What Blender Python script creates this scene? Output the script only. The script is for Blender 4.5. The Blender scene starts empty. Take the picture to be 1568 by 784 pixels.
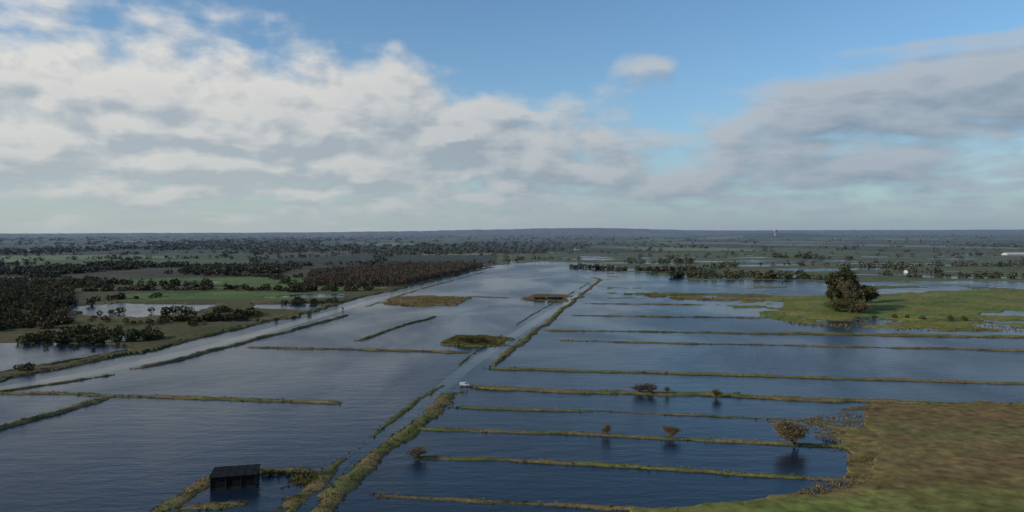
import bpy, math, random
import numpy as np
from mathutils import Vector, Matrix
rng=np.random.default_rng(7); random.seed(7)
S=bpy.context.scene
S.view_settings.view_transform='Standard'; S.view_settings.look='None'
S.view_settings.exposure=0; S.view_settings.gamma=1
# ------------------------------------------------------------ camera (drone at 60 m)
H=60.0; FP=1120.0; HV=354.0; CU,CV=784.0,392.0
pit=math.atan((CV-HV)/FP); rol=-0.004
fw=np.array([0,math.cos(pit),-math.sin(pit)])
r0=np.array([1.,0,0]); u0=np.array([0,math.sin(pit),math.cos(pit)])
rt=r0*math.cos(rol)+u0*math.sin(rol); up=u0*math.cos(rol)-r0*math.sin(rol)
cam=bpy.data.cameras.new("camera"); co=bpy.data.objects.new("camera",cam)
S.collection.objects.link(co)
M=Matrix(((rt[0],up[0],-fw[0],0),(rt[1],up[1],-fw[1],0),(rt[2],up[2],-fw[2],H),(0,0,0,1)))
co.matrix_world=M; cam.sensor_width=36; cam.lens=FP/1568*36
cam.clip_start=1; cam.clip_end=200000; S.camera=co
# survey of the photograph: bearing readings -> metres on the flat marsh
def gp(u,v,z=0.0):
    d=(u-CU)/FP*rt+fw-(v-CV)/FP*up
    t=(H-z)/(-d[2]); return np.array([d[0]*t,d[1]*t])
def proj(x,y,z=0.0):
    dz=z-H
    a=x*rt[0]+y*rt[1]+dz*rt[2]; b=x*up[0]+y*up[1]+dz*up[2]; c=x*fw[0]+y*fw[1]+dz*fw[2]
    return CU+FP*a/c, CV-FP*b/c
# ------------------------------------------------------------ noise
def hsh(ix,iy,seed):
    h=(ix.astype(np.int64)*374761393+iy.astype(np.int64)*668265263+seed*974711)&0xffffffff
    h=((h^(h>>13))*1274126177)&0xffffffff
    h=h^(h>>16); return (h&0xffffff)/float(0xffffff)
def vn(x,y,seed=0):
    x=np.asarray(x,float);y=np.asarray(y,float)
    ix=np.floor(x);iy=np.floor(y);fx=x-ix;fy=y-iy
    fx=fx*fx*(3-2*fx);fy=fy*fy*(3-2*fy)
    a=hsh(ix,iy,seed);b=hsh(ix+1,iy,seed);c=hsh(ix,iy+1,seed);d=hsh(ix+1,iy+1,seed)
    return (a*(1-fx)+b*fx)*(1-fy)+(c*(1-fx)+d*fx)*fy
def fbm(x,y,seed=0,o=4):
    s=0;a=.5;t=0
    for i in range(o):
        s=s+a*vn(x*2**i,y*2**i,seed+i*17);t+=a;a*=.55
    return s/t
def inpoly(u,v,P):
    P=np.asarray(P,float);r=np.zeros(u.shape,bool);n=len(P);j=n-1
    for i in range(n):
        xi,yi=P[i];xj,yj=P[j]
        if yi!=yj:
            c=((yi>v)!=(yj>v))&(u<(xj-xi)*(v-yi)/(yj-yi)+xi)
            r^=c
        j=i
    return r
# aerial haze painted into the vertex colours, bluer and paler with distance
def haze_tint(col,d):
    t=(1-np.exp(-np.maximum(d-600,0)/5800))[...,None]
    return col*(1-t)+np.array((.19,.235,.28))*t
# ------------------------------------------------------------ mesh helper
def mk(name,V,F,mats,col=None,smooth=False,mi=None,parent=None):
    V=np.asarray(V,np.float32);F=np.asarray(F,np.int32)
    me=bpy.data.meshes.new(name);k=F.shape[1]
    me.vertices.add(len(V));me.vertices.foreach_set("co",V.ravel())
    me.loops.add(F.size);me.loops.foreach_set("vertex_index",F.ravel())
    me.polygons.add(len(F));me.polygons.foreach_set("loop_start",np.arange(0,F.size,k,dtype=np.int32))
    if mi is not None: me.polygons.foreach_set("material_index",np.asarray(mi,np.int32))
    me.polygons.foreach_set("use_smooth",np.full(len(F),smooth))
    me.update(calc_edges=True)
    if col is not None:
        a=me.color_attributes.new("Col",'FLOAT_COLOR','POINT')
        c=np.ones((len(V),4),np.float32);c[:,:3]=col;a.data.foreach_set("color",c.ravel())
    for m in (mats if isinstance(mats,list) else [mats]): me.materials.append(m)
    o=bpy.data.objects.new(name,me);S.collection.objects.link(o)
    if parent: o.parent=parent
    return o
# ------------------------------------------------------------ materials
def newmat(n):
    m=bpy.data.materials.new(n);m.use_nodes=True;nt=m.node_tree
    return m,nt,nt.nodes["Principled BSDF"]
def L(nt,a,b): nt.links.new(a,b)
def sock(nt,x,inp):
    if isinstance(x,(int,float)): inp.default_value=x
    else: L(nt,x,inp)
def mth(nt,op,a,b=None,c=None,clamp=False):
    n=nt.nodes.new("ShaderNodeMath");n.operation=op;n.use_clamp=clamp
    sock(nt,a,n.inputs[0])
    if b is not None: sock(nt,b,n.inputs[1])
    if c is not None: sock(nt,c,n.inputs[2])
    return n.outputs[0]
def mixc(nt,f,a,b,mode='MIX'):
    n=nt.nodes.new("ShaderNodeMix");n.data_type='RGBA';n.blend_type=mode
    sock(nt,f,n.inputs[0])
    for x,i in ((a,6),(b,7)):
        if isinstance(x,tuple): n.inputs[i].default_value=(*x,1)
        else: L(nt,x,n.inputs[i])
    return n.outputs[2]
def noise(nt,vec,scale,detail=4,rough=.55,dist=0):
    n=nt.nodes.new("ShaderNodeTexNoise");n.inputs["Scale"].default_value=scale
    n.inputs["Detail"].default_value=detail;n.inputs["Roughness"].default_value=rough
    n.inputs["Distortion"].default_value=dist
    if vec is not None: L(nt,vec,n.inputs["Vector"])
    return n.outputs[0]
def mapr(nt,x,a,b,c,d,smooth=False):
    n=nt.nodes.new("ShaderNodeMapRange")
    if smooth:n.interpolation_type='SMOOTHSTEP'
    L(nt,x,n.inputs[0])
    for i,k in enumerate((a,b,c,d)): n.inputs[i+1].default_value=k
    return n.outputs[0]
def wpos(nt,scale=(1,1,1)):
    g=nt.nodes.new("ShaderNodeNewGeometry");m=nt.nodes.new("ShaderNodeVectorMath");m.operation='MULTIPLY'
    L(nt,g.outputs["Position"],m.inputs[0]);m.inputs[1].default_value=scale
    return m.outputs[0]
def attrmat(name,amt=.5,scale=.6,rough=.95,bump=0,spec=.15):
    m,nt,b=newmat(name);a=nt.nodes.new("ShaderNodeAttribute");a.attribute_name="Col"
    p=wpos(nt)
    n1=noise(nt,p,scale,5);n2=noise(nt,p,scale*.07,4)
    f=mth(nt,'MULTIPLY',mapr(nt,n1,.25,.75,1-amt,1+amt),mapr(nt,n2,.3,.7,1-amt*.5,1+amt*.5))
    v=nt.nodes.new("ShaderNodeVectorMath");v.operation='SCALE'
    L(nt,a.outputs["Color"],v.inputs[0]);L(nt,f,v.inputs["Scale"])
    L(nt,v.outputs[0],b.inputs["Base Color"]);b.inputs["Roughness"].default_value=rough
    b.inputs["Specular IOR Level"].default_value=spec
    if bump:
        bn=nt.nodes.new("ShaderNodeBump");bn.inputs["Strength"].default_value=bump;bn.inputs["Distance"].default_value=.4
        L(nt,n1,bn.inputs["Height"]);L(nt,bn.outputs[0],b.inputs["Normal"])
    return m
M_ter=attrmat("marsh_ground",.45,.35,bump=.6)
M_bank=attrmat("bank_grass",.5,1.5,bump=.6)
M_fol=attrmat("foliage",.25,.5,spec=.02)
def plain(name,c,rough=.7,amt=.25,scale=2.,spec=.3):
    m,nt,b=newmat(name)
    f=mapr(nt,noise(nt,wpos(nt),scale,5),.3,.7,1-amt,1+amt)
    v=nt.nodes.new("ShaderNodeVectorMath");v.operation='SCALE';v.inputs[0].default_value=c
    L(nt,f,v.inputs["Scale"]);L(nt,v.outputs[0],b.inputs["Base Color"])
    b.inputs["Roughness"].default_value=rough;b.inputs["Specular IOR Level"].default_value=spec
    return m
M_bark=plain("bark",(.05,.038,.028))
def watermat(name,base,r0_,r1_,bs,calm=False):
    m,nt,b=newmat(name)
    p=wpos(nt);ps=wpos(nt,(.35,1,1))
    big=noise(nt,wpos(nt,(1,.55,1)),.012,5,.6,.6)
    gust=mapr(nt,big,.35,.68,0,1,True)
    sm=noise(nt,ps,.9,4,.6);md=noise(nt,ps,.22,3,.5);
    h=mth(nt,'ADD',mth(nt,'MULTIPLY',sm,.4),mth(nt,'MULTIPLY',md,.8))
    bn=nt.nodes.new("ShaderNodeBump");bn.inputs["Distance"].default_value=.6
    L(nt,h,bn.inputs["Height"]);L(nt,mth(nt,'MULTIPLY',mapr(nt,gust,0,1,.6,1),bs),bn.inputs["Strength"])
    L(nt,bn.outputs[0],b.inputs["Normal"])
    L(nt,mapr(nt,gust,0,1,r0_,r1_),b.inputs["Roughness"])
    L(nt,mixc(nt,noise(nt,p,.02,3),base,tuple(x*1.6 for x in base)),b.inputs["Base Color"])
    b.inputs["IOR"].default_value=1.333;b.inputs["Specular IOR Level"].default_value=.40
    return m
M_wat=watermat("flood_water",(.007,.014,.024),.17,.30,.40)
M_can=watermat("canal_water",(.010,.016,.022),.13,.20,.25)
# ------------------------------------------------------------ water
def sheet(name,pts,z,mat):
    V=[(p[0],p[1],z) for p in pts]
    me=bpy.data.meshes.new(name);me.from_pydata(V,[],[list(range(len(V)))]);me.materials.append(mat)
    o=bpy.data.objects.new(name,me);S.collection.objects.link(o);return o
sheet("water",[(-70000,-3000),(70000,-3000),(70000,70000),(-70000,70000)],0,M_wat)
def strip(name,left,right,z,mat):
    V=[];F=[]
    for a,b in zip(left,right):
        V.append((*gp(*a),z));V.append((*gp(*b),z))
    for i in range(len(left)-1): F.append((2*i,2*i+1,2*i+3,2*i+2))
    return mk(name,V,F,mat)
strip("canal_water",[(330,900),(445,784),(545,700),(607,650),(668,592),(700,566),(760,524),(840,476),(915,432)],
      [(460,880),(505,784),(582,700),(640,650),(692,592),(722,566),(776,526),(852,478),(922,433)],.03,M_can)
strip("river_water",[(-300,660),(0,592),(140,568),(300,533),(450,492),(550,464),(620,446),(700,427)],
      [(-300,680),(0,600),(140,576),(300,541),(450,499),(550,469),(620,449),(700,429)],.03,M_can)
# ------------------------------------------------------------ terrain sheet
nv=720;nc=1250
q=np.linspace(1/45000.,1/105.,nv); ys=1/q
ts=np.linspace(-1.0,1.0,nc)
Y=np.repeat(ys[:,None],nc,1);X=Y*ts[None,:]
D=np.hypot(X,Y)
jn=lambda s,sc:(fbm(X/sc,Y/sc,s,4)-.5)
amp=np.minimum(7,2+D*.012)*1.0+D*.004
JX=X+jn(3,14)*amp*2.2+jn(11,60)*amp*1.5; JY=Y+jn(5,14)*amp*1.2+jn(13,60)*amp
U,Vv=proj(JX,JY)
U0,V0=proj(X,Y)
DY=V0-(HV-(U0-784)*.004)    # small = far
FLOOD=[(-900,720),(-900,690),(-300,645),(0,582),(130,556),(270,526),(370,502),(470,480),(550,457),(620,439),(700,421),(750,407),(830,400),(890,402),(950,409),(1010,421),(1180,428),(1270,433),(1400,430),(1568,428),(2400,430),(2400,3000),(-900,3000)]
GF=[(1110,468),(1190,454),(1270,452),(1340,453),(1420,446),(1568,443),(2400,443),(2400,500),(1568,507),(1400,505),(1290,501),(1185,490)]
GP=[(1505,480),(1545,475),(1650,474),(1700,490),(1568,497),(1520,492)]
BR=[(1180,646),(1330,620),(1568,620),(2400,630),(2400,3000),(850,3000),(960,784),(1170,768),(1275,738),(1300,695),(1275,668)]
PONDS=[[(115,470),(180,464),(330,466),(310,478),(210,488),(120,484)],
 [(385,466),(510,464),(470,477),(400,474)],
 [(-900,560),(0,526),(160,526),(222,532),(120,553),(0,571),(-900,640)],
 [(270,411),(440,409),(430,414),(300,415)]]
ISL=[([(588,466),(600,456),(660,453),(722,456),(700,467),(640,470)],1),
 ([(800,458),(820,451),(868,452),(866,461),(820,461)],1),
 ([(676,526),(700,514),(745,513),(775,519),(765,529),(705,531)],2),
 ([(950,450),(1020,448),(1080,452),(1000,455)],2),
 ([(1020,455),(1180,457),(1170,461),(1040,459)],1)]
flood=inpoly(U,Vv,FLOOD)
h=np.where(flood,-.6,.55)
gf=inpoly(U,Vv,GF)&flood; h[gf]=.5; h[inpoly(U,Vv,GP)]=-.6
br=inpoly(U,Vv,BR)&flood; h[br]=.5
# half-drowned pasture
wet=fbm(X/90,Y/45,31,5)
edge=(~flood)&(DY<76)&(U0>780)&(DY>38); h[edge]=.15+(wet[edge]-.42)*5.5
le=(~flood)&(U0<620)&(DY>52)&(DY<200)
h[le]=.35+(wet[le]-.34)*4
mid=flood&(DY<104)&(U0>930)&~gf
wt=np.where((U0>1340)&(DY<96),.47,.60); h[mid]=np.where(wet[mid]>wt[mid],.2,-.6)
wg=fbm(X/30,Y/18,41,4); m_=gf&(V0>485); h[m_]=(wg[m_]-.42)*4
m_=gf&(U0<1200); h[m_]=(wg[m_]-.42)*4
for p in PONDS: h[inpoly(U,Vv,p)]=-.6
isl=np.zeros(h.shape,int)
for p,k in ISL:
    w=inpoly(U,Vv,p); h[w]=.3+(wg[w]-.42)*1.8; isl[w]=k
# soft drowned margin of the near field
m_=br&(U<1330)&(V0<760); h[m_]=(wg[m_]-.38)*3.
h=np.clip(h,-.8,1.1)+(fbm(X/6,Y/6,51,3)-.5)*.35*(D<900)
# far relief: low wooded ridges
az=X/np.maximum(Y,1)
def sst(x,a,b): t=np.clip((x-a)/(b-a),0,1);return t*t*(3-2*t)
ridge=np.exp(-((az-.05)/.20)**2)*62+np.exp(-((az-.12)/.09)**2)*22
hh=sst(Y,9000,17000)*(28+ridge+22*fbm(az*14,az*0,61,4)+16*fbm(az*110,az*0,71,4))*(1-sst(Y,30000,42000)*.6)
hh+=sst(Y,4200,6500)*(1-sst(Y,7600,9500))*np.exp(-((az-.355)/.07)**2)*32
h=h+hh
# colours
C=np.zeros(h.shape+(3,))
# patchwork of fields
def vor(x,y,s,seed):
    x=x/s;y=y/s;ix=np.floor(x);iy=np.floor(y)
    f1=np.full(x.shape,9.);f2=np.full(x.shape,9.);idd=np.zeros(x.shape)
    for a in(-1,0,1):
        for b in(-1,0,1):
            cx=ix+a;cy=iy+b
            px=cx+.15+.7*hsh(cx,cy,seed);py=cy+.15+.7*hsh(cx,cy,seed+5)
            d=np.maximum(abs(x-px),abs(y-py))+.3*np.hypot(x-px,y-py);idn=hsh(cx,cy,seed+9)
            c=d<f1
            f2=np.where(c,f1,np.minimum(f2,d));idd=np.where(c,idn,idd);f1=np.where(c,d,f1)
    return f1,f2,idd
RX=X*.94+Y*.34;RY=-X*.34+Y*.94
f1,f2,idd=vor(RX,RY*.6,270,5)
pal=np.array([(.04,.055,.02),(.08,.11,.035),(.035,.04,.02),(.08,.07,.035),(.04,.05,.02),(.19,.20,.085),(.03,.03,.018),(.07,.09,.035)])
C[:]=pal[(idd*7.999).astype(int)]
wv=fbm(X/700,Y/1400,81,4)
woodm=(wv>.52)
C[woodm&~flood]=(.03,.03,.018)
C*= (0.75+.5*fbm(X/25,Y/25,91,4))[...,None]
g=fbm(X/40,Y/40,95,4)[...,None]
leftz=(~flood)&(U0<760)&(DY>50)
C[leftz]=((1-g)*np.array((.06,.075,.024))+g*np.array((.11,.085,.04)))[leftz]
far_l=(~flood)&(U0<760)&(DY>50)&(DY<72)
C[far_l]=((1-g)*np.array((.045,.05,.022))+g*np.array((.075,.06,.03)))[far_l]
for p,c in [([(310,428),(450,422),(560,432),(590,443),(520,447),(430,446),(300,443)],(.10,.14,.035)),
            ([(130,430),(300,424),(330,430),(250,438),(140,436)],(.08,.12,.03)),
            ([(190,452),(330,448),(520,450),(520,458),(330,460),(180,462)],(.085,.13,.035)),
            ([(0,392),(160,390),(300,394),(180,397),(0,398)],(.15,.18,.075)),
            ([(930,378),(1120,380),(1180,385),(980,384)],(.17,.19,.07)),
            ([(880,392),(1080,394),(1200,399),(960,398)],(.15,.17,.06)),
            ([(1250,396),(1400,394),(1568,400),(1568,404),(1350,403)],(.12,.15,.045)),
            ([(0,440),(120,440),(110,500),(0,505)],(.05,.038,.02)),
            ([(465,437),(480,412),(620,402),(745,408),(700,420),(600,440)],(.05,.038,.022))]:
    w=inpoly(U,Vv,p)&~flood; C[w]=np.array(c)*(0.8+.4*g[w])
gn=fbm(X/22,Y/16,101,4)[...,None];gn=sst(gn,.3,.7)
rz=(~flood)&(U0>=760)&(DY>34)
C[rz]=((1-gn)*np.array((.07,.095,.03))+gn*np.array((.12,.105,.045)))[rz]
C[gf]=((1-gn)*np.array((.105,.135,.025))+gn*np.array((.175,.16,.04)))[gf]
gs=gn[...,0]
fine=sst(fbm(X/3.5,Y/2.5,131,4),.3,.7)[...,None]
k=sst(V0+(gs-.5)*30,742,766)[...,None]
bcol=(1-gn)*np.array((.175,.128,.045))+gn*np.array((.14,.09,.036))
gcol=(1-gn)*np.array((.125,.15,.034))+gn*np.array((.175,.16,.045))
k2=(np.exp(-((V0+(gs-.5)*14-(655+(U0-1300)*.03))/7)**2)*.6+np.exp(-((V0+(gs-.5)*10-(690+(U0-1300)*.05))/5)**2)*.4)[...,None]
bcol=bcol*(1-k2)+np.array((.13,.13,.038))*k2
C[br]=((bcol*(1-k)+gcol*k)*(.8+.35*fine))[br]
C[gf]*=(.85+.28*fine)[gf]
C[isl==1]=(.15,.11,.05);C[isl==2]=(.085,.10,.03);C[mid&(h>0)]=(.11,.12,.045)
shore=(h<.12)&(hh<1);C[shore]*=.6
C=haze_tint(C,D)
V=np.stack([X,Y,h],-1).reshape(-1,3)
idx=np.arange(nv*nc).reshape(nv,nc)
F=np.stack([idx[:-1,:-1],idx[1:,:-1],idx[1:,1:],idx[:-1,1:]],-1).reshape(-1,4)
F=F[:,::-1]
mk("ground",V,F,M_ter,col=C.reshape(-1,3),smooth=True)
del V,F
# ------------------------------------------------------------ grass tufts
TV=[];TC=[]
def tufts(x,y,z,hgt,col):
    n=len(x)
    if n==0:return
    nb=6
    a=rng.uniform(0,6.28,(n,nb));r=rng.uniform(0,.6,(n,nb))*np.maximum(hgt[:,None],.4)
    bx=x[:,None]+np.cos(a)*r;by=y[:,None]+np.sin(a)*r
    w=hgt[:,None]*rng.uniform(.12,.3,(n,nb));b2=rng.uniform(0,3.14,(n,nb))
    hh_=hgt[:,None]*rng.uniform(.5,1.1,(n,nb))
    P=np.zeros((n,nb,3,3))
    P[:,:,0]=np.stack([bx-np.cos(b2)*w,by-np.sin(b2)*w,np.repeat(z[:,None],nb,1)],-1)
    P[:,:,1]=np.stack([bx+np.cos(b2)*w,by+np.sin(b2)*w,np.repeat(z[:,None],nb,1)],-1)
    P[:,:,2]=np.stack([bx+np.cos(a)*hh_*.5,by+np.sin(a)*hh_*.5,z[:,None]+hh_],-1)
    TV.append(P.reshape(-1,3))
    c=col[:,None,None,:]*rng.uniform(.75,1.35,(n,nb,1,1))*np.ones((1,1,3,1));TC.append(c.reshape(-1,3))
GREEN=np.array((.105,.11,.034));BROWN=np.array((.155,.118,.054));DRY=np.array((.20,.155,.078));DARK=np.array((.08,.066,.032))
# ------------------------------------------------------------ banks (dykes)
BV=[];BF=[];BC=[];boff=0
def bank(pts,w,hg,c1,c2,brk=.0,tuft=1.,seed=None,wob=.6):
    global boff
    seed=seed or int(rng.integers(1,9999))
    hg=hg*.72
    P=np.array([gp(*p) for p in pts]);seg=np.hypot(*np.diff(P,axis=0).T);cum=np.r_[0,np.cumsum(seg)]
    dm=np.hypot(*P.T).min();st=max(.7,dm*.0035);n=int(cum[-1]/st)+2
    s=np.linspace(0,cum[-1],n);x=np.interp(s,cum,P[:,0]);y=np.interp(s,cum,P[:,1])
    tx=np.gradient(x);ty=np.gradient(y);l=np.hypot(tx,ty);nx=-ty/l;ny=tx/l
    o=(fbm(s/25,s*0,seed,3)-.5)*w*wob*2;x=x+nx*o;y=y+ny*o
    ends=np.clip(np.minimum(s,cum[-1]-s)/(w*1.5),0,1)
    lum=fbm(s/70,s*0+13,seed+11,3)
    wl=w*(.2+1.3*fbm(s/6,s*0+3,seed+1,5))*(.6+.8*lum)
    wr=w*(.2+1.3*fbm(s/6,s*0+9,seed+2,5))*(.6+.8*lum)
    top=hg*(.4+1.0*fbm(s/5,s*0+5,seed+3,4))
    top=top-brk*hg*2.6*sst(fbm(s/28,s*0+7,seed+4,4),.5,.66)
    top=(top+.35)*ends-.35
    tt=np.array([-1,-.8,-.5,-.2,.1,.4,.65,.85,1.]);pr=np.array([-.4,.03,.4,.9,1.,.85,.4,.05,-.4])
    k=len(tt)
    off=np.where(tt[None,:]<0,tt[None,:]*wl[:,None],tt[None,:]*wr[:,None])*.6
    XX=x[:,None]+nx[:,None]*off;YY=y[:,None]+ny[:,None]*off
    ZZ=np.where(pr[None,:]>0,pr[None,:]*top[:,None],pr[None,:]*1.0)
    ZZ=ZZ+(fbm(XX/1.3,YY/1.3,seed+6,3)-.5)*.4*hg
    g_=fbm(XX/9,YY/9,seed+8,4)[...,None];g_=sst(g_,.35,.65)
    cc=(1-g_)*c1+g_*c2
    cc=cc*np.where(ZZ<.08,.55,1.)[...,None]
    cc=haze_tint(cc,np.hypot(XX,YY))
    BV.append(np.stack([XX,YY,ZZ],-1).reshape(-1,3));BC.append(cc.reshape(-1,3))
    id_=np.arange(n*k).reshape(n,k)+boff;boff+=n*k
    BF.append(np.stack([id_[:-1,:-1],id_[1:,:-1],id_[1:,1:],id_[:-1,1:]],-1).reshape(-1,4)[:,::-1])
    # tufts
    N=int(cum[-1]*tuft*w*min(1.6,(220/dm)**1.2*1.8));N=min(N,9000)
    i=rng.integers(0,n,N);j=rng.integers(1,k-1,N);f=rng.uniform(-.5,.5,N)*st
    zz=ZZ[i,j];ok=zz>-.08
    tufts((XX[i,j]+f*tx[i]/l[i])[ok],(YY[i,j]+f*ty[i]/l[i])[ok],zz[ok]-.05,(rng.uniform(.12,.42,N)+.4*(rng.uniform(size=N)>.90))[ok],cc[i,j][ok]*1.1)
# left river dykes
bank([(-300,640),(0,581),(130,555),(270,525),(370,501),(470,479),(550,456),(620,438),(700,420),(755,409)],7,1.6,GREEN*.9,BROWN*.85)
bank([(-300,640),(0,572),(130,549),(250,527)],3,1.2,BROWN,DRY)
bank([(208,566),(330,536),(440,508),(536,482)],4,1.6,BROWN,DRY*.9)
bank([(-200,625),(0,600),(100,586),(182,573)],2.6,.9,BROWN,GREEN,.3)
bank([(560,470),(640,444),(750,414)],2.5,.8,BROWN,GREEN,.3)
bank([(-300,604),(0,601),(70,603),(170,606),(300,609),(420,614),(528,619)],3.2,.9,BROWN,GREEN,.1)
bank([(-300,750),(0,658),(60,641),(110,627),(172,606)],5.6,1.4,BROWN,DRY,wob=.4)
bank([(372,532),(500,534),(600,537),(722,541)],3.8,1.,BROWN,DARK,.1)
bank([(548,523),(600,505),(668,484)],3.8,1.2,GREEN,BROWN)
bank([(715,454),(805,457)],2.5,.7,BROWN,DARK,.5)
# canal margins
bank([(560,880),(500,784),(545,735),(590,692),(640,652),(700,598)],7,.95,GREEN,BROWN,.05,wob=.4)
bank([(430,800),(462,760),(530,700),(596,648),(640,615),(684,588)],2.3,.34,GREEN*.9,GREEN,1.2)
bank([(575,660),(620,628),(660,600)],1.6,.3,GREEN,GREEN,.8)
bank([(752,562),(790,530),(830,500),(870,468),(920,428)],4.6,1.1,GREEN,BROWN,.05)
bank([(700,560),(742,530),(815,482),(905,432)],1.6,.5,BROWN,GREEN,.7)
bank([(920,428),(905,424)],5,1.,GREEN,BROWN)
# right-hand dykes
bank([(925,449),(1200,450)],3,.7,BROWN,DARK,.6)
bank([(885,465),(1000,466),(1170,468)],3.8,.9,BROWN,DARK,.4)
bank([(868,483),(1000,485),(1175,487)],3.8,1.,BROWN,DARK,.2)
bank([(830,506),(1000,508),(1180,511),(1300,513),(1568,518),(1900,524)],3.8,1.1,GREEN*.8,BROWN*.8,.2)
bank([(1180,510),(1300,512),(1568,516),(1900,522)],6.5,1.1,GREEN,DRY,.1)
bank([(850,521),(1000,525),(1250,530),(1568,537),(1900,544)],3.5,.95,BROWN,DARK,.25)
bank([(740,565),(1000,571),(1250,579),(1568,588),(1900,597)],3.2,.95,GREEN,BROWN,.15)
bank([(700,592),(800,596),(900,600),(1080,606),(1250,613),(1568,621),(1950,632)],5.6,1.2,GREEN,BROWN,0)
bank([(685,624),(800,628),(950,632),(1100,638),(1300,646),(1568,656),(1950,668)],2.2,.65,GREEN,BROWN,.25)
bank([(625,656),(750,660),(880,665),(1040,672),(1180,680),(1568,694),(1950,708)],2.4,.75,GREEN,BROWN,.15)
bank([(628,699),(750,704),(900,712),(1100,724),(1300,736),(1568,748),(1950,764)],2.7,.75,GREEN,BROWN,.1)
bank([(560,758),(700,765),(850,774),(1000,783),(1250,800)],2.2,.6,GREEN,BROWN,.2)
# hide island
bank([(200,800),(260,778),(320,738),(350,722),(400,722),(470,720),(500,716)],5,.6,GREEN,BROWN,.1,wob=.3)
bank([(500,716),(490,738),(450,770),(430,790)],4.6,.6,BROWN,GREEN,.1,wob=.3)
bank([(470,722),(462,738),(440,752)],6,.35,BROWN,BROWN,.1,wob=.3)
bank([(240,784),(300,776),(360,772),(412,768)],5.2,.55,GREEN,BROWN,.1,wob=.3)
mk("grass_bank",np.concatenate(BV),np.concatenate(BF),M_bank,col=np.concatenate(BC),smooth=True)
# tufts on islands & wet meadow edges
def area_tufts(poly,n,h0,h1,c1,c2,th=.42):
    P=np.array(poly,float);u=rng.uniform(P[:,0].min(),P[:,0].max(),n);v=rng.uniform(P[:,1].min(),P[:,1].max(),n)
    ok=inpoly(u,v,P);u=u[ok];v=v[ok];xy=np.array([gp(a,b) for a,b in zip(u,v)])
    if len(xy)==0:return
    keep=fbm(xy[:,0]/12,xy[:,1]/12,5,3)>th;xy=xy[keep]
    t=fbm(xy[:,0]/9,xy[:,1]/9,8,3)[:,None]
    tufts(xy[:,0],xy[:,1],np.full(len(xy),.05),rng.uniform(h0,h1,len(xy)),(1-t)*c1+t*c2)
for p,k in ISL: area_tufts(p,2500,.8,1.6,BROWN,DRY if k==1 else GREEN)
area_tufts([(1200,646),(1330,622),(1568,622),(1700,640),(1700,800),(960,800),(1180,768),(1275,738),(1300,695)],12000,.3,.65,BROWN,DRY*.9)
area_tufts([(1240,640),(1340,625),(1340,740),(1200,768),(1270,720),(1260,660)],1800,.2,.45,BROWN*.8,BROWN)
area_tufts([(1190,494),(1280,490),(1568,500),(1568,508),(1300,505)],1500,.5,1.2,GREEN,DRY)
area_tufts([(440,725),(500,722),(500,740),(450,770),(430,765)],900,.3,.8,BROWN,GREEN)
# drowned grass heads along the canal
area_tufts([(505,716),(600,640),(690,585),(700,592),(640,640),(560,704),(470,778),(440,784)],1400,.12,.35,GREEN*.8,GREEN,.52)
tv=np.concatenate(TV);mk("marsh_grass",tv,np.arange(len(tv)).reshape(-1,3),M_fol,col=np.concatenate(TC))
# ------------------------------------------------------------ foliage
def quads(c,s,col,flat=0.):
    n=len(c);a=rng.normal(size=(n,3));a/=np.linalg.norm(a,axis=1)[:,None]
    b=rng.normal(size=(n,3));b-=a*(a*b).sum(1)[:,None];b/=np.linalg.norm(b,axis=1)[:,None]
    s=s[:,None];r=rng.uniform(.6,1.2,(n,4,1))
    P=np.stack([c+(a)*s*r[:,0],c+b*s*r[:,1],c-a*s*r[:,2],c-b*s*r[:,3]],1)
    return P.reshape(-1,3),np.repeat(col,4,0)
def mass(name,pos,w,hh_,cols,K=45,z0=0.,lf=.17,var=.2):
    n=len(pos);d=rng.normal(size=(n,K,3));d/=np.linalg.norm(d,axis=2)[...,None]
    r=rng.uniform(.45,1.0,(n,K,1))**.6
    lob=1+.25*np.sin(d[...,0:1]*4+rng.uniform(0,6,(n,1,1)))*np.cos(d[...,2:3]*5+rng.uniform(0,6,(n,1,1)))
    p=d*r*lob
    c=np.empty((n,K,3))
    c[...,0]=pos[:,None,0]+p[...,0]*w[:,None]*.5;c[...,1]=pos[:,None,1]+p[...,1]*w[:,None]*.5
    c[...,2]=z0+hh_[:,None]*(.5+.5*p[...,2])
    cols=haze_tint(cols,np.hypot(pos[:,0],pos[:,1]))
    col=cols[:,None,:]*rng.uniform(1-var,1+var,(n,K,1))
    s=(np.minimum(w,hh_*1.4)*lf)[:,None]*rng.uniform(.6,1.3,(n,K))
    q_,cc=quads(c.reshape(-1,3),s.ravel(),col.reshape(-1,3))
    return mk(name,q_,np.arange(len(q_)).reshape(-1,4),M_fol,col=cc)
def scatter(poly,n):
    P=np.array(poly,float);G=np.array([gp(a,b) for a,b in P])
    x=rng.uniform(G[:,0].min(),G[:,0].max(),n*6);y=rng.uniform(G[:,1].min(),G[:,1].max(),n*6)
    ok=inpoly(x,y,G);return np.stack([x,y],1)[ok][:n]
def line(pts,sp,jit):
    P=np.array([gp(*p) for p in pts]);seg=np.hypot(*np.diff(P,axis=0).T);cum=np.r_[0,np.cumsum(seg)]
    s=np.arange(0,cum[-1],sp)+rng.uniform(-sp*.5,sp*.5,len(np.arange(0,cum[-1],sp)))
    return np.stack([np.interp(s,cum,P[:,0]),np.interp(s,cum,P[:,1])],1)+rng.normal(size=(len(s),2))*jit
cO=np.array((.062,.064,.032));cR=np.array((.076,.057,.042));cD=np.array((.044,.050,.027));cY=np.array((.10,.085,.042))
def vary(n,*cs):
    cs=np.array(cs);i=rng.integers(0,len(cs),n);return cs[i]*rng.uniform(.85,1.2,(n,1))
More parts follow.
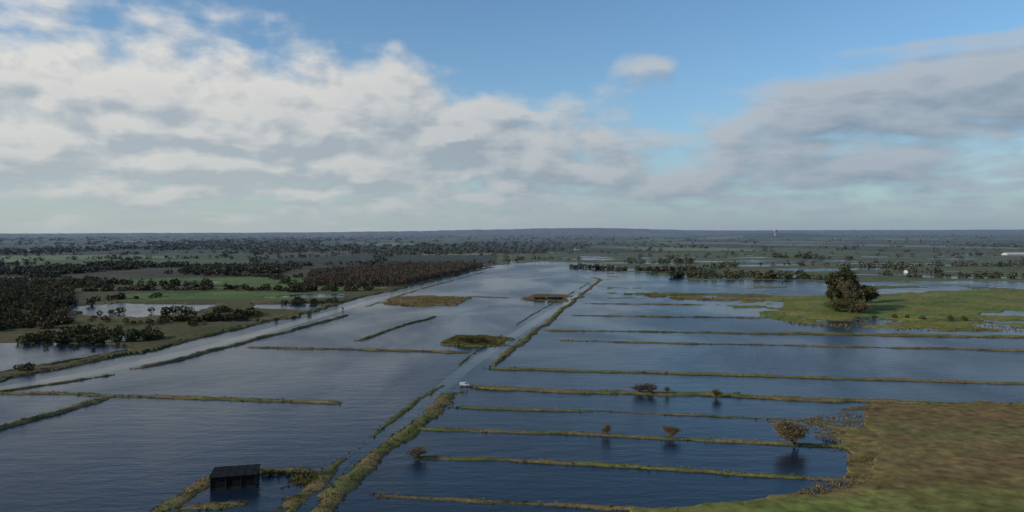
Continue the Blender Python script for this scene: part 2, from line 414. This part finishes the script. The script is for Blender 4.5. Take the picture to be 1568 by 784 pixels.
# red-brown poplar wood
p=scatter([(462,441),(478,420),(620,408),(740,409),(700,421),(600,441)],2400)
mass("autumn_wood",p,rng.uniform(4.5,7,len(p)),rng.uniform(8,10,len(p)),vary(len(p),cR*1.1,cR,cR*1.1,cR),60,lf=.12)
p=scatter([(-200,445),(110,445),(100,505),(20,508),(-200,520)],600)
p2=scatter([(-200,432),(150,430),(170,442),(-200,450)],350);p=np.concatenate([p,p2])
mass("mixed_wood",p,rng.uniform(5,9,len(p)),rng.uniform(4,8,len(p)),vary(len(p),cR,cO,cD,cY),130,lf=.10)
p=scatter([(-300,408),(200,405),(460,412),(470,420),(300,420),(120,425),(-300,428)],1700)
p=p[fbm(p[:,0]/140,p[:,1]/220,77,3)>.42]
mass("mixed_wood",p,rng.uniform(8,14,len(p)),rng.uniform(6,10,len(p)),vary(len(p),cR*.9,cO,cD,cD),60,lf=.13)
# willow scrub
def scrub(name,lst,cs,K=60,lf=.13):
    A=[];W=[];HH=[]
    for pts,sp,jit,w,hg in lst:
        p=line(pts,sp,jit);A.append(p);W.append(rng.uniform(.5,1.3,len(p))*w);HH.append(rng.uniform(.5,1.2,len(p))*hg)
    A=np.concatenate(A);return mass(name,A,np.concatenate(W),np.concatenate(HH),vary(len(A),*cs),K,lf=lf)
scrub("willow_scrub",[([(42,524),(130,526),(200,522),(238,518)],2.2,3,7,6),([(60,515),(150,512),(240,512)],4,4,6,6),
 ([(250,492),(330,492),(400,484)],2.6,4,7,6),([(240,482),(300,480),(360,480)],4,6,7,6.5),
 ([(432,466),(470,466),(520,464)],3,3,7,5),([(160,483),(200,480)],4,3,6,6),([(28,568),(55,568)],3,1.2,4,3.5),
 ([(200,500),(240,497)],5,4,5,4),([(150,530),(60,532)],6,3,4,3),([(0,505),(60,500),(120,495)],4,5,7,6),([(110,492),(240,500)],7,5,4,3.5),
 ([(250,505),(400,492)],14,6,3,2.5),([(120,540),(250,520)],16,4,2.5,2)],(cD,cO,cO,cY*.8),150,.10)
scrub("hedgerow",[([(120,448),(330,444),(470,448)],6,5,9,7),([(330,420),(420,426),(470,446)],8,4,8,6),([(130,462),(250,456)],8,4,8,6),
 ([(400,494),(440,490),(520,476)],26,3,3.5,2.5),([(560,446),(430,447)],6,4,9,7),([(280,500),(380,478)],12,8,6,5),
 ([(100,436),(320,440),(300,447)],7,7,10,8),([(-200,452),(120,470)],8,6,8,6),([(290,421),(560,430)],9,6,10,8)],(cD,cO,cR),90)
scrub("hedgerow",[([(1030,424),(1100,427),(1180,427),(1262,428)],4,10,10,10),([(1300,421),(1380,424),(1480,424),(1568,425),(1800,426)],9,10,8,6),
 ([(878,410),(930,413),(1000,416),(1060,414)],3,8,9,6.5),([(950,404),(1060,404)],9,10,10,8),([(1190,395),(1280,398)],8,14,13,12),
 ([(1345,489),(1400,490),(1500,492)],9,3,4,3)],(cD,cD,cO,cY*.7),90)
# far woodland & hedges reaching the horizon
N=36000
uu=rng.uniform(-500,2068,N);dd=rng.uniform(1.6,92,N)
P=np.array([gp(a,HV-(a-784)*.004+b) for a,b in zip(uu,dd)])
x,y=P.T;RXp=x*.94+y*.34;RYp=-x*.34+y*.94
a1,a2,ai=vor(RXp,RYp*.6,270,5)
wv_=fbm(x/700,y/1400,81,4)
leftp=sst(-(uu-900)/500,-1,1)
isw=(wv_>.53-.05*leftp);ish=((a2-a1)<.07)
U_,V_=uu,HV-(uu-784)*.004+dd
ok=(isw|ish)&~inpoly(U_,V_,FLOOD)&~((uu<760)&(dd>56))&~((uu>=760)&(dd>46)&~ish)
for pl in PONDS: ok&=~inpoly(U_,V_,pl)
ok&=(rng.uniform(size=N)<np.where(uu>780,np.where(isw,.45,.5),.95))
P=P[ok];d_=np.hypot(*P.T);n=len(P)
w_=np.maximum(9,d_*.005)*rng.uniform(.7,1.4,n);h_=np.minimum(14,np.maximum(6,7+d_*.0012))*rng.uniform(.6,1.2,n)
mass("distant_woodland",P,w_,h_,vary(n,cD,cO,cD,cR*.8),24)
# ------------------------------------------------------------ individual trees
def tree(name,u,v,hgt,wid,col,nl=1400,leaf=.16,shape=1.,z=.2,trunk=.22,seed=0,stems=1):
    r=random.Random(seed);gx,gy=gp(u,v)
    V=[];F=[];tips=[]
    def seg(a,b,ra,rb):
        a=Vector(a);b=Vector(b);d=(b-a).normalized();t=d.orthogonal().normalized();s_=d.cross(t);o=len(V);k=5
        for c,rr in((a,ra),(b,rb)):
            for i in range(k):
                an=i*6.283/k;V.append(tuple(c+t*math.cos(an)*rr+s_*math.sin(an)*rr))
        for i in range(k): F.append((o+i,o+(i+1)%k,o+k+(i+1)%k,o+k+i))
    def grow(p,d,l,rad,dep):
        q_=p+d*l*.5+Vector((r.uniform(-1,1),r.uniform(-1,1),0))*l*.06;e=q_+(d+Vector((r.uniform(-.2,.2),r.uniform(-.2,.2),.1))).normalized()*l*.5
        seg(p,q_,rad,rad*.8);seg(q_,e,rad*.8,rad*.55)
        if dep<=2: tips.append((q_,l));tips.append((e,l))
        if dep==0:return
        for i in range(r.choice((3,4,4))):
            an=r.uniform(0,6.28);sp=r.uniform(.5,1.15)
            nd=(d*.7+Vector((math.cos(an)*sp*shape,math.sin(an)*sp*shape,r.uniform(-.1,.3)))).normalized()
            grow(q_ if r.random()<.5 else e,nd,l*r.uniform(.6,.85),rad*.52,dep-1)
    for s_ in range(stems):
        d=Vector((r.uniform(-.25,.25)*(stems>1)*2,r.uniform(-.25,.25)*(stems>1)*2,1)).normalized()
        grow(Vector((r.uniform(-.3,.3),r.uniform(-.3,.3),0)),d,hgt*(.30 if stems==1 else .2),trunk*hgt*.08,3)
    V=np.array(V);T=np.array([t[0] for t in tips])
    mz=np.percentile(T[:,2],98);mw=np.percentile(np.abs(T[:,:2]),93)
    sc=np.array([wid*.42/mw,wid*.42/mw,hgt*.93/mz]);V=V*sc;T=T*sc
    T=T[T[:,2]>hgt*(.2 if stems==1 else .05)]
    cl=T[rng.integers(0,len(T),nl)]
    c=cl+rng.normal(size=(nl,3))*np.array([.075*wid,.075*wid,.055*hgt]);c[:,2]=np.maximum(c[:,2],.1)
    dn=fbm(cl[:,0]*3/wid,cl[:,2]*3/wid+cl[:,1]*3/wid,seed,2)
    cc=np.array(col)[None,:]*(.65+.7*dn)[:,None]*rng.uniform(.8,1.2,(nl,1))
    qv,qc=quads(c,rng.uniform(.5,1.2,nl)*leaf*math.sqrt(wid*hgt)/5,cc)
    fa=np.array(F);nV=len(V)
    vv=np.concatenate([V,qv]);ff=np.concatenate([fa,np.arange(len(qv)).reshape(-1,4)+nV])
    cA=np.concatenate([np.tile((.05,.04,.03),(nV,1)),qc])
    mi=np.r_[np.zeros(len(fa)),np.ones(len(qv)//4)]
    vv[:,0]+=gx;vv[:,1]+=gy;vv[:,2]+=z
    return mk(name,vv,ff,[M_bark,M_fol],col=cA,mi=mi)
tree("willow_tree",1217,685,7.0,8.2,(.14,.105,.062),8500,.11,seed=3,stems=6)
tree("willow_tree",1028,671,3.4,4.6,(.16,.115,.055),2400,.15,seed=4,stems=4)
tree("willow_tree",927,667,3.0,3.4,(.14,.11,.055),1500,.15,seed=5,stems=4)
tree("bush",637,703,2.8,5.2,(.13,.10,.058),2200,.15,seed=6,stems=5)
tree("bush",978,602,3.2,5.5,(.08,.065,.045),1300,.18,seed=7,stems=3)
tree("bush",998,603,3.4,6.0,(.09,.07,.045),1500,.18,seed=8,stems=4)
tree("bush",1024,604,2.6,3.2,(.09,.09,.04),800,.18,seed=9,stems=3)
tree("bush",1095,609,3.2,4.2,(.14,.11,.045),1400,.18,seed=10,stems=4)
tree("bush",715,527,4.0,9,(.06,.06,.028),1500,.2,seed=12,stems=4)
tree("bush",738,527,3.6,8,(.065,.065,.028),1300,.2,seed=13,stems=4)
tree("bush",1130,606,1.4,2.6,(.09,.09,.04),300,.2,seed=14,stems=3)
# big clump of oaks in the meadow
tree("oak_tree",1290,474,27,19,(.06,.065,.034),9000,.15,seed=21,trunk=.3)
tree("oak_tree",1306,478,22,17,(.10,.088,.05),7000,.15,seed=22,trunk=.3)
tree("oak_tree",1299,466,28,18,(.055,.063,.032),8500,.15,seed=23,trunk=.3)
tree("oak_tree",1328,472,17,19,(.07,.067,.036),6500,.16,seed=24,trunk=.3,shape=1.3)
tree("oak_tree",1281,474,17,14,(.065,.07,.035),5000,.16,seed=31,trunk=.3)
tree("shrub",1282,478,9,15,(.07,.075,.03),3000,.18,seed=25,stems=5)
tree("shrub",1300,480,9,15,(.075,.075,.035),3000,.18,seed=27,stems=5)
tree("shrub",1313,481,8,14,(.11,.09,.045),2600,.18,seed=26,stems=5)
# ------------------------------------------------------------ box helper for built things
def boxes(lst,rot,origin):
    V=[];F=[];mi=[]
    c,s=math.cos(rot),math.sin(rot)
    for (x0,x1,y0,y1,z0,z1,m) in lst:
        o=len(V)
        for z in(z0,z1):
            for x_,y_ in((x0,y0),(x1,y0),(x1,y1),(x0,y1)):
                V.append((origin[0]+x_*c-y_*s,origin[1]+x_*s+y_*c,origin[2]+z))
        for f in((0,3,2,1),(4,5,6,7),(0,1,5,4),(1,2,6,5),(2,3,7,6),(3,0,4,7)): F.append(tuple(o+i for i in f));mi.append(m)
    return V,F,mi
M_tar=plain("tarred_boards",(.010,.010,.011),.8,.5,1.5,.15)
M_roof=plain("felt_roof",(.013,.0135,.015),.9,.5,.8,.1)
M_dark=plain("dark_opening",(.004,.004,.004),.9)
M_wood=plain("weathered_wood",(.02,.018,.016),.8,.4,3)
# waterside hide (dark shed)
gx,gy=gp(361,741)
L_=[];Wd,Dp,Ht=5.0,3.6,2.7
L_+=[(-Wd,Wd,-Dp,Dp,-.5,.25,2)]
i=0;x=-Wd
while x<Wd-.1:
    if not(i in(9,10,11)): L_.append((x+.02,x+.38,-Dp,-Dp+.06+.03*(i%2),.25,Ht-.05*(i%3),0))
    else: L_.append((x+.02,x+.38,-Dp,-Dp+.06,2.2,Ht,0))
    L_.append((x+.02,x+.38,Dp-.06-.03*(i%2),Dp,.25,Ht,0));x+=.4;i+=1
y=-Dp+.1;i=0
while y<Dp-.3:
    for sx in(-1,1):
        a,b=(sx*Wd,sx*(Wd-.06-.03*(i%2)));L_.append((min(a,b),max(a,b),y+.02,y+.38,.25,Ht,0))
    y+=.4;i+=1
for sx in(-1,-.33,.33,1): L_.append((sx*Wd-.12,sx*Wd+.12,-Dp-.16,-Dp-.02,-.8,Ht,2))
V,F,mi=boxes(L_,.22,(gx,gy,.35))
shed=bpy.data.objects.new("waterside_shed",None);S.collection.objects.link(shed)
mk("plank_walls",V,F,[M_tar,M_dark,M_wood],mi=mi,parent=shed)
V,F,mi=boxes([(-Wd-.3,Wd+.3,-Dp-.4,Dp+.3,Ht+.02,Ht+.2,0)]+[(-Wd-.3+k*1.9,-Wd-.22+k*1.9,-Dp-.4,Dp+.3,Ht+.2,Ht+.24,0) for k in range(6)],.22,(gx,gy,.35))
mk("roof",V,F,[M_roof],parent=shed)
V,F,mi=boxes([(-Wd+.3,Wd-.3,-Dp+.3,Dp-.3,.26,Ht-.2,0)],.22,(gx,gy,.35));mk("dark_interior",V,F,[M_dark],parent=shed)
scrub("reed_hedge",[([(400,727),(430,727),(470,728)],.8,.5,1.8,1.3),([(330,738),(350,726),(390,724)],1.2,.6,1.5,1.2)],(cO,cY*.9,cO),70)
# distant buildings
def house(name,u,v,w,d,hw,hr,rot,mw,mr,z=.4,win=3):
    gx,gy=gp(u,v);e=bpy.data.objects.new(name,None);S.collection.objects.link(e)
    V,F,mi=boxes([(-w/2,w/2,-d/2,d/2,-.3,hw,0)],rot,(gx,gy,z));mk("walls",V,F,[mw],parent=e)
    c,s=math.cos(rot),math.sin(rot);T=lambda x,y,z_:(gx+x*c-y*s,gy+x*s+y*c,z+z_)
    o=.4
    V=[T(-w/2-o,-d/2-o,hw-.1),T(w/2+o,-d/2-o,hw-.1),T(w/2+o,0,hw+hr),T(-w/2-o,0,hw+hr),T(-w/2-o,d/2+o,hw-.1),T(w/2+o,d/2+o,hw-.1)]
    mk("roof",V,[(0,1,2,3),(3,2,5,4)],[mr],parent=e)
    V=[T(-w/2,-d/2,hw),T(-w/2,d/2,hw),T(-w/2,0,hw+hr-.15),T(w/2,-d/2,hw),T(w/2,d/2,hw),T(w/2,0,hw+hr-.15)]
    mk("gables",V,[(0,1,2),(3,5,4)],[mw],parent=e)
    Lw=[]
    for k in range(win):
        x=-w/2+w*(k+.5)/win;Lw.append((x-.5,x+.5,-d/2-.03,-d/2+.05,(.1 if k==win//2 else 1.),2.1,0))
    V,F,mi=boxes(Lw,rot,(gx,gy,z));mk("windows_and_door",V,F,[M_dark],parent=e)
M_white=plain("white_render",(.5,.5,.48),.8,.08)
M_slate=plain("slate",(.07,.075,.085),.6,.3)
M_reed=plain("reed_thatch",(.085,.065,.04),.95,.4)
house("hunting_hut",826,459,9,5,2.0,1.4,.1,M_tar,M_reed)
house("hunting_hut",850,459,13,6,2.2,1.6,.0,M_tar,M_slate)
house("farm_house",1389,418,6,6,2.4,2.,.5,M_white,M_slate)
house("farm_house",884,383,16,9,3,4,.1,M_white,M_slate)
house("farm_house",1293,379,16,10,3,4,-.1,M_white,M_slate)
house("white_barn",1554,391,50,18,3.5,2.5,.05,M_white,plain("white_roof",(.5,.53,.56),.5,.05),win=8)
# hilltop water tower
gx,gy=gp(1187,365);e=bpy.data.objects.new("water_tower",None);S.collection.objects.link(e)
prof=[(7,20),(5,26),(4.5,44),(11,50),(13,54),(13,60),(11,63),(0,65)]
V=[];F=[];k=20
for r_,z_ in prof:
    for i in range(k): V.append((gx+r_*math.cos(i*6.283/k),gy+r_*math.sin(i*6.283/k),z_))
for j in range(len(prof)-1):
    for i in range(k): F.append((j*k+i,j*k+(i+1)%k,(j+1)*k+(i+1)%k,(j+1)*k+i))
mk("tower_and_tank",V,F,[plain("concrete",(.26,.29,.32),.8,.1)],smooth=False,parent=e)
# ------------------------------------------------------------ white van
def van(u,v,rot):
    gx,gy=gp(u,v);e=bpy.data.objects.new("white_van",None);S.collection.objects.link(e)
    e.location=(gx,gy,.8);e.rotation_euler=(0,0,rot);e.scale=(.74,.74,.7)
    pts=[(-2.3,.35),(-2.35,.9),(-2.3,1.75),(-2.15,1.95),(.7,1.95),(1.0,1.85),(1.6,1.2),(2.25,1.0),(2.4,.75),(2.4,.35)]
    n=len(pts);V=[];F=[]
    for yy,sh in((-.92,1.),(.92,1.)):
        for a,b in pts: V.append((a,yy*(1 if b<1.2 else .9),b))
    F=[tuple(range(n)),tuple(range(2*n-1,n-1,-1))]+[(i,i+n,(i+1)%n+n,(i+1)%n) for i in range(n)]
    me=bpy.data.meshes.new("body");me.from_pydata(V,[],F);me.materials.append(M_paint)
    o=bpy.data.objects.new("body",me);S.collection.objects.link(o);o.parent=e
    b=o.modifiers.new("b","BEVEL");b.width=.06;b.segments=2
    def part(nm,V,F,m):
        me=bpy.data.meshes.new(nm);me.from_pydata(V,[],F);me.materials.append(m)
        o=bpy.data.objects.new(nm,me);S.collection.objects.link(o);o.parent=e
    for s_,nm in((-1,"side_window_left"),(1,"side_window_right")):
        part(nm,[(.3,s_*.935,1.22),(1.45,s_*.935,1.22),(.98,s_*.86,1.75),(.3,s_*.86,1.75)],[(0,1,2,3)],M_glass)
    part("windscreen",[(1.05,-.75,1.83),(1.05,.75,1.83),(1.63,.8,1.22),(1.63,-.8,1.22)],[(0,1,2,3)],M_glass)
    for i,(a,s_) in enumerate(((-1.45,-1),(-1.45,1),(1.5,-1),(1.5,1))):
        bpy.ops.mesh.primitive_cylinder_add(radius=.34,depth=.22,vertices=20,location=(a,s_*.86,.34),rotation=(math.pi/2,0,0))
        w=bpy.context.object;w.name="wheel_%d"%(i+1);w.parent=e;w.data.materials.append(M_tyre)
M_paint=plain("white_paint",(.6,.6,.6),.4,.03,1,.4);M_glass=plain("car_glass",(.02,.025,.03),.1,.1,1,.6);M_tyre=plain("tyre",(.02,.02,.02),.9)
van(711,594,.05)
# ------------------------------------------------------------ sun + sky
SE=24;saz=math.radians(-112)
sd=Vector((math.sin(saz)*math.cos(math.radians(SE)),math.cos(saz)*math.cos(math.radians(SE)),math.sin(math.radians(SE))))
sl=bpy.data.lights.new("sun",'SUN');sl.energy=3.2;sl.angle=math.radians(.6);sl.color=(1,.88,.70)
so=bpy.data.objects.new("sun",sl);S.collection.objects.link(so);so.rotation_euler=sd.to_track_quat('Z','Y').to_euler()
W=bpy.data.worlds.new("World");S.world=W;W.use_nodes=True;nt=W.node_tree;nt.nodes.clear()
out=nt.nodes.new("ShaderNodeOutputWorld");bg=nt.nodes.new("ShaderNodeBackground");bg.inputs[1].default_value=.1
L(nt,bg.outputs[0],out.inputs[0])
sky=nt.nodes.new("ShaderNodeTexSky");sky.sky_type='NISHITA';sky.sun_disc=False
sky.sun_elevation=math.radians(SE);sky.sun_rotation=saz%(2*math.pi);sky.dust_density=.6;sky.ozone_density=2.0
tc=nt.nodes.new("ShaderNodeTexCoord");gen=tc.outputs["Generated"]
def dens(vec):
    sp=nt.nodes.new("ShaderNodeSeparateXYZ");L(nt,vec,sp.inputs[0]);x,y,z=sp.outputs
    zc=mth(nt,'MAXIMUM',z,0.)
    def coords(c,kz):
        inv=mth(nt,'DIVIDE',1.,mth(nt,'ADD',zc,c))
        cb=nt.nodes.new("ShaderNodeCombineXYZ");L(nt,mth(nt,'MULTIPLY',x,inv),cb.inputs[0]);L(nt,mth(nt,'MULTIPLY',y,inv),cb.inputs[1])
        L(nt,mth(nt,'MULTIPLY',mth(nt,'MULTIPLY',z,kz),inv),cb.inputs[2]);return cb.outputs[0]
    n1=noise(nt,coords(.19,0),2.2,8,.52,.3)
    n2=noise(nt,coords(.8,1.0),17,4,.5,.1)
    wl=mapr(nt,x,.05,.4,.50,.22,True)
    d=mth(nt,'ADD',mth(nt,'MULTIPLY',n1,.80),mth(nt,'MULTIPLY',mth(nt,'SUBTRACT',n2,.5),wl))
    d=mth(nt,'ADD',d,.22)
    def g(u,v,su,sv,a):
        dx=(u-784)/FP;dz=(HV-v)/FP;l=math.sqrt(1+dx*dx+dz*dz);dx/=l;dz/=l
        a1=mth(nt,'POWER',mth(nt,'MULTIPLY',mth(nt,'SUBTRACT',x,dx),FP/su),2.)
        a2=mth(nt,'POWER',mth(nt,'MULTIPLY',mth(nt,'SUBTRACT',z,dz),FP/sv),2.)
        return mth(nt,'MULTIPLY',mth(nt,'EXPONENT',mth(nt,'MULTIPLY',mth(nt,'ADD',a1,a2),-1.)),a)
    for G in ((180,130,480,110,.28),(620,190,240,65,.18),(985,100,52,30,.42),(1460,140,260,38,.38),(1420,72,180,8,.18),(480,20,200,25,.08),
             (784,262,2500,80,.27),(960,30,330,85,-.24),(1010,155,130,26,-.13),(300,-8,260,20,-.14),(1350,25,300,40,-.18),
             (245,146,34,24,.14),(606,146,40,30,.16),(665,212,48,24,.14),(556,275,24,13,.16),(760,164,44,18,.13),(430,205,60,22,.12),(300,242,50,18,.12),(110,150,60,35,.12),(400,150,50,24,.10)):
        d=mth(nt,'ADD',d,g(*G))
    d=mth(nt,'SUBTRACT',d,mapr(nt,z,.31,.5,0,.25))
    return d,x,y,z
d1,x,y,z=dens(gen)
va=nt.nodes.new("ShaderNodeVectorMath");va.operation='ADD';L(nt,gen,va.inputs[0]);va.inputs[1].default_value=(-.012,-.0,.016)
d2,_,_,_=dens(va.outputs[0])
TH=.67
al=mapr(nt,d1,TH-.02,TH+.26,0,1,True)
sh=mth(nt,'MULTIPLY_ADD',mth(nt,'SUBTRACT',d1,d2),4.0,.62,clamp=True)
thick=mapr(nt,d1,TH+.08,TH+.5,0,.3)
sh=mth(nt,'SUBTRACT',sh,thick,clamp=True)
lr=mapr(nt,x,-.45,.45,0,1,True)
lit=mixc(nt,lr,(8.2,7.8,7.2),(4.7,5.1,5.5));shd=mixc(nt,lr,(3.9,4.4,4.9),(2.1,2.8,3.6))
cl=mixc(nt,sh,shd,lit)
base=mixc(nt,1.0,sky.outputs[0],(.92,1.20,1.36),'MULTIPLY')
c1=mixc(nt,mth(nt,'MULTIPLY',al,.93),base,cl)
hz=mth(nt,'MULTIPLY',mth(nt,'EXPONENT',mth(nt,'MULTIPLY',mth(nt,'MAXIMUM',z,0.),-11.)),.92)
hzc=mixc(nt,lr,(4.2,4.8,5.0),(2.7,3.4,4.2))
c2=mixc(nt,hz,c1,hzc)
L(nt,c2,bg.inputs[0])
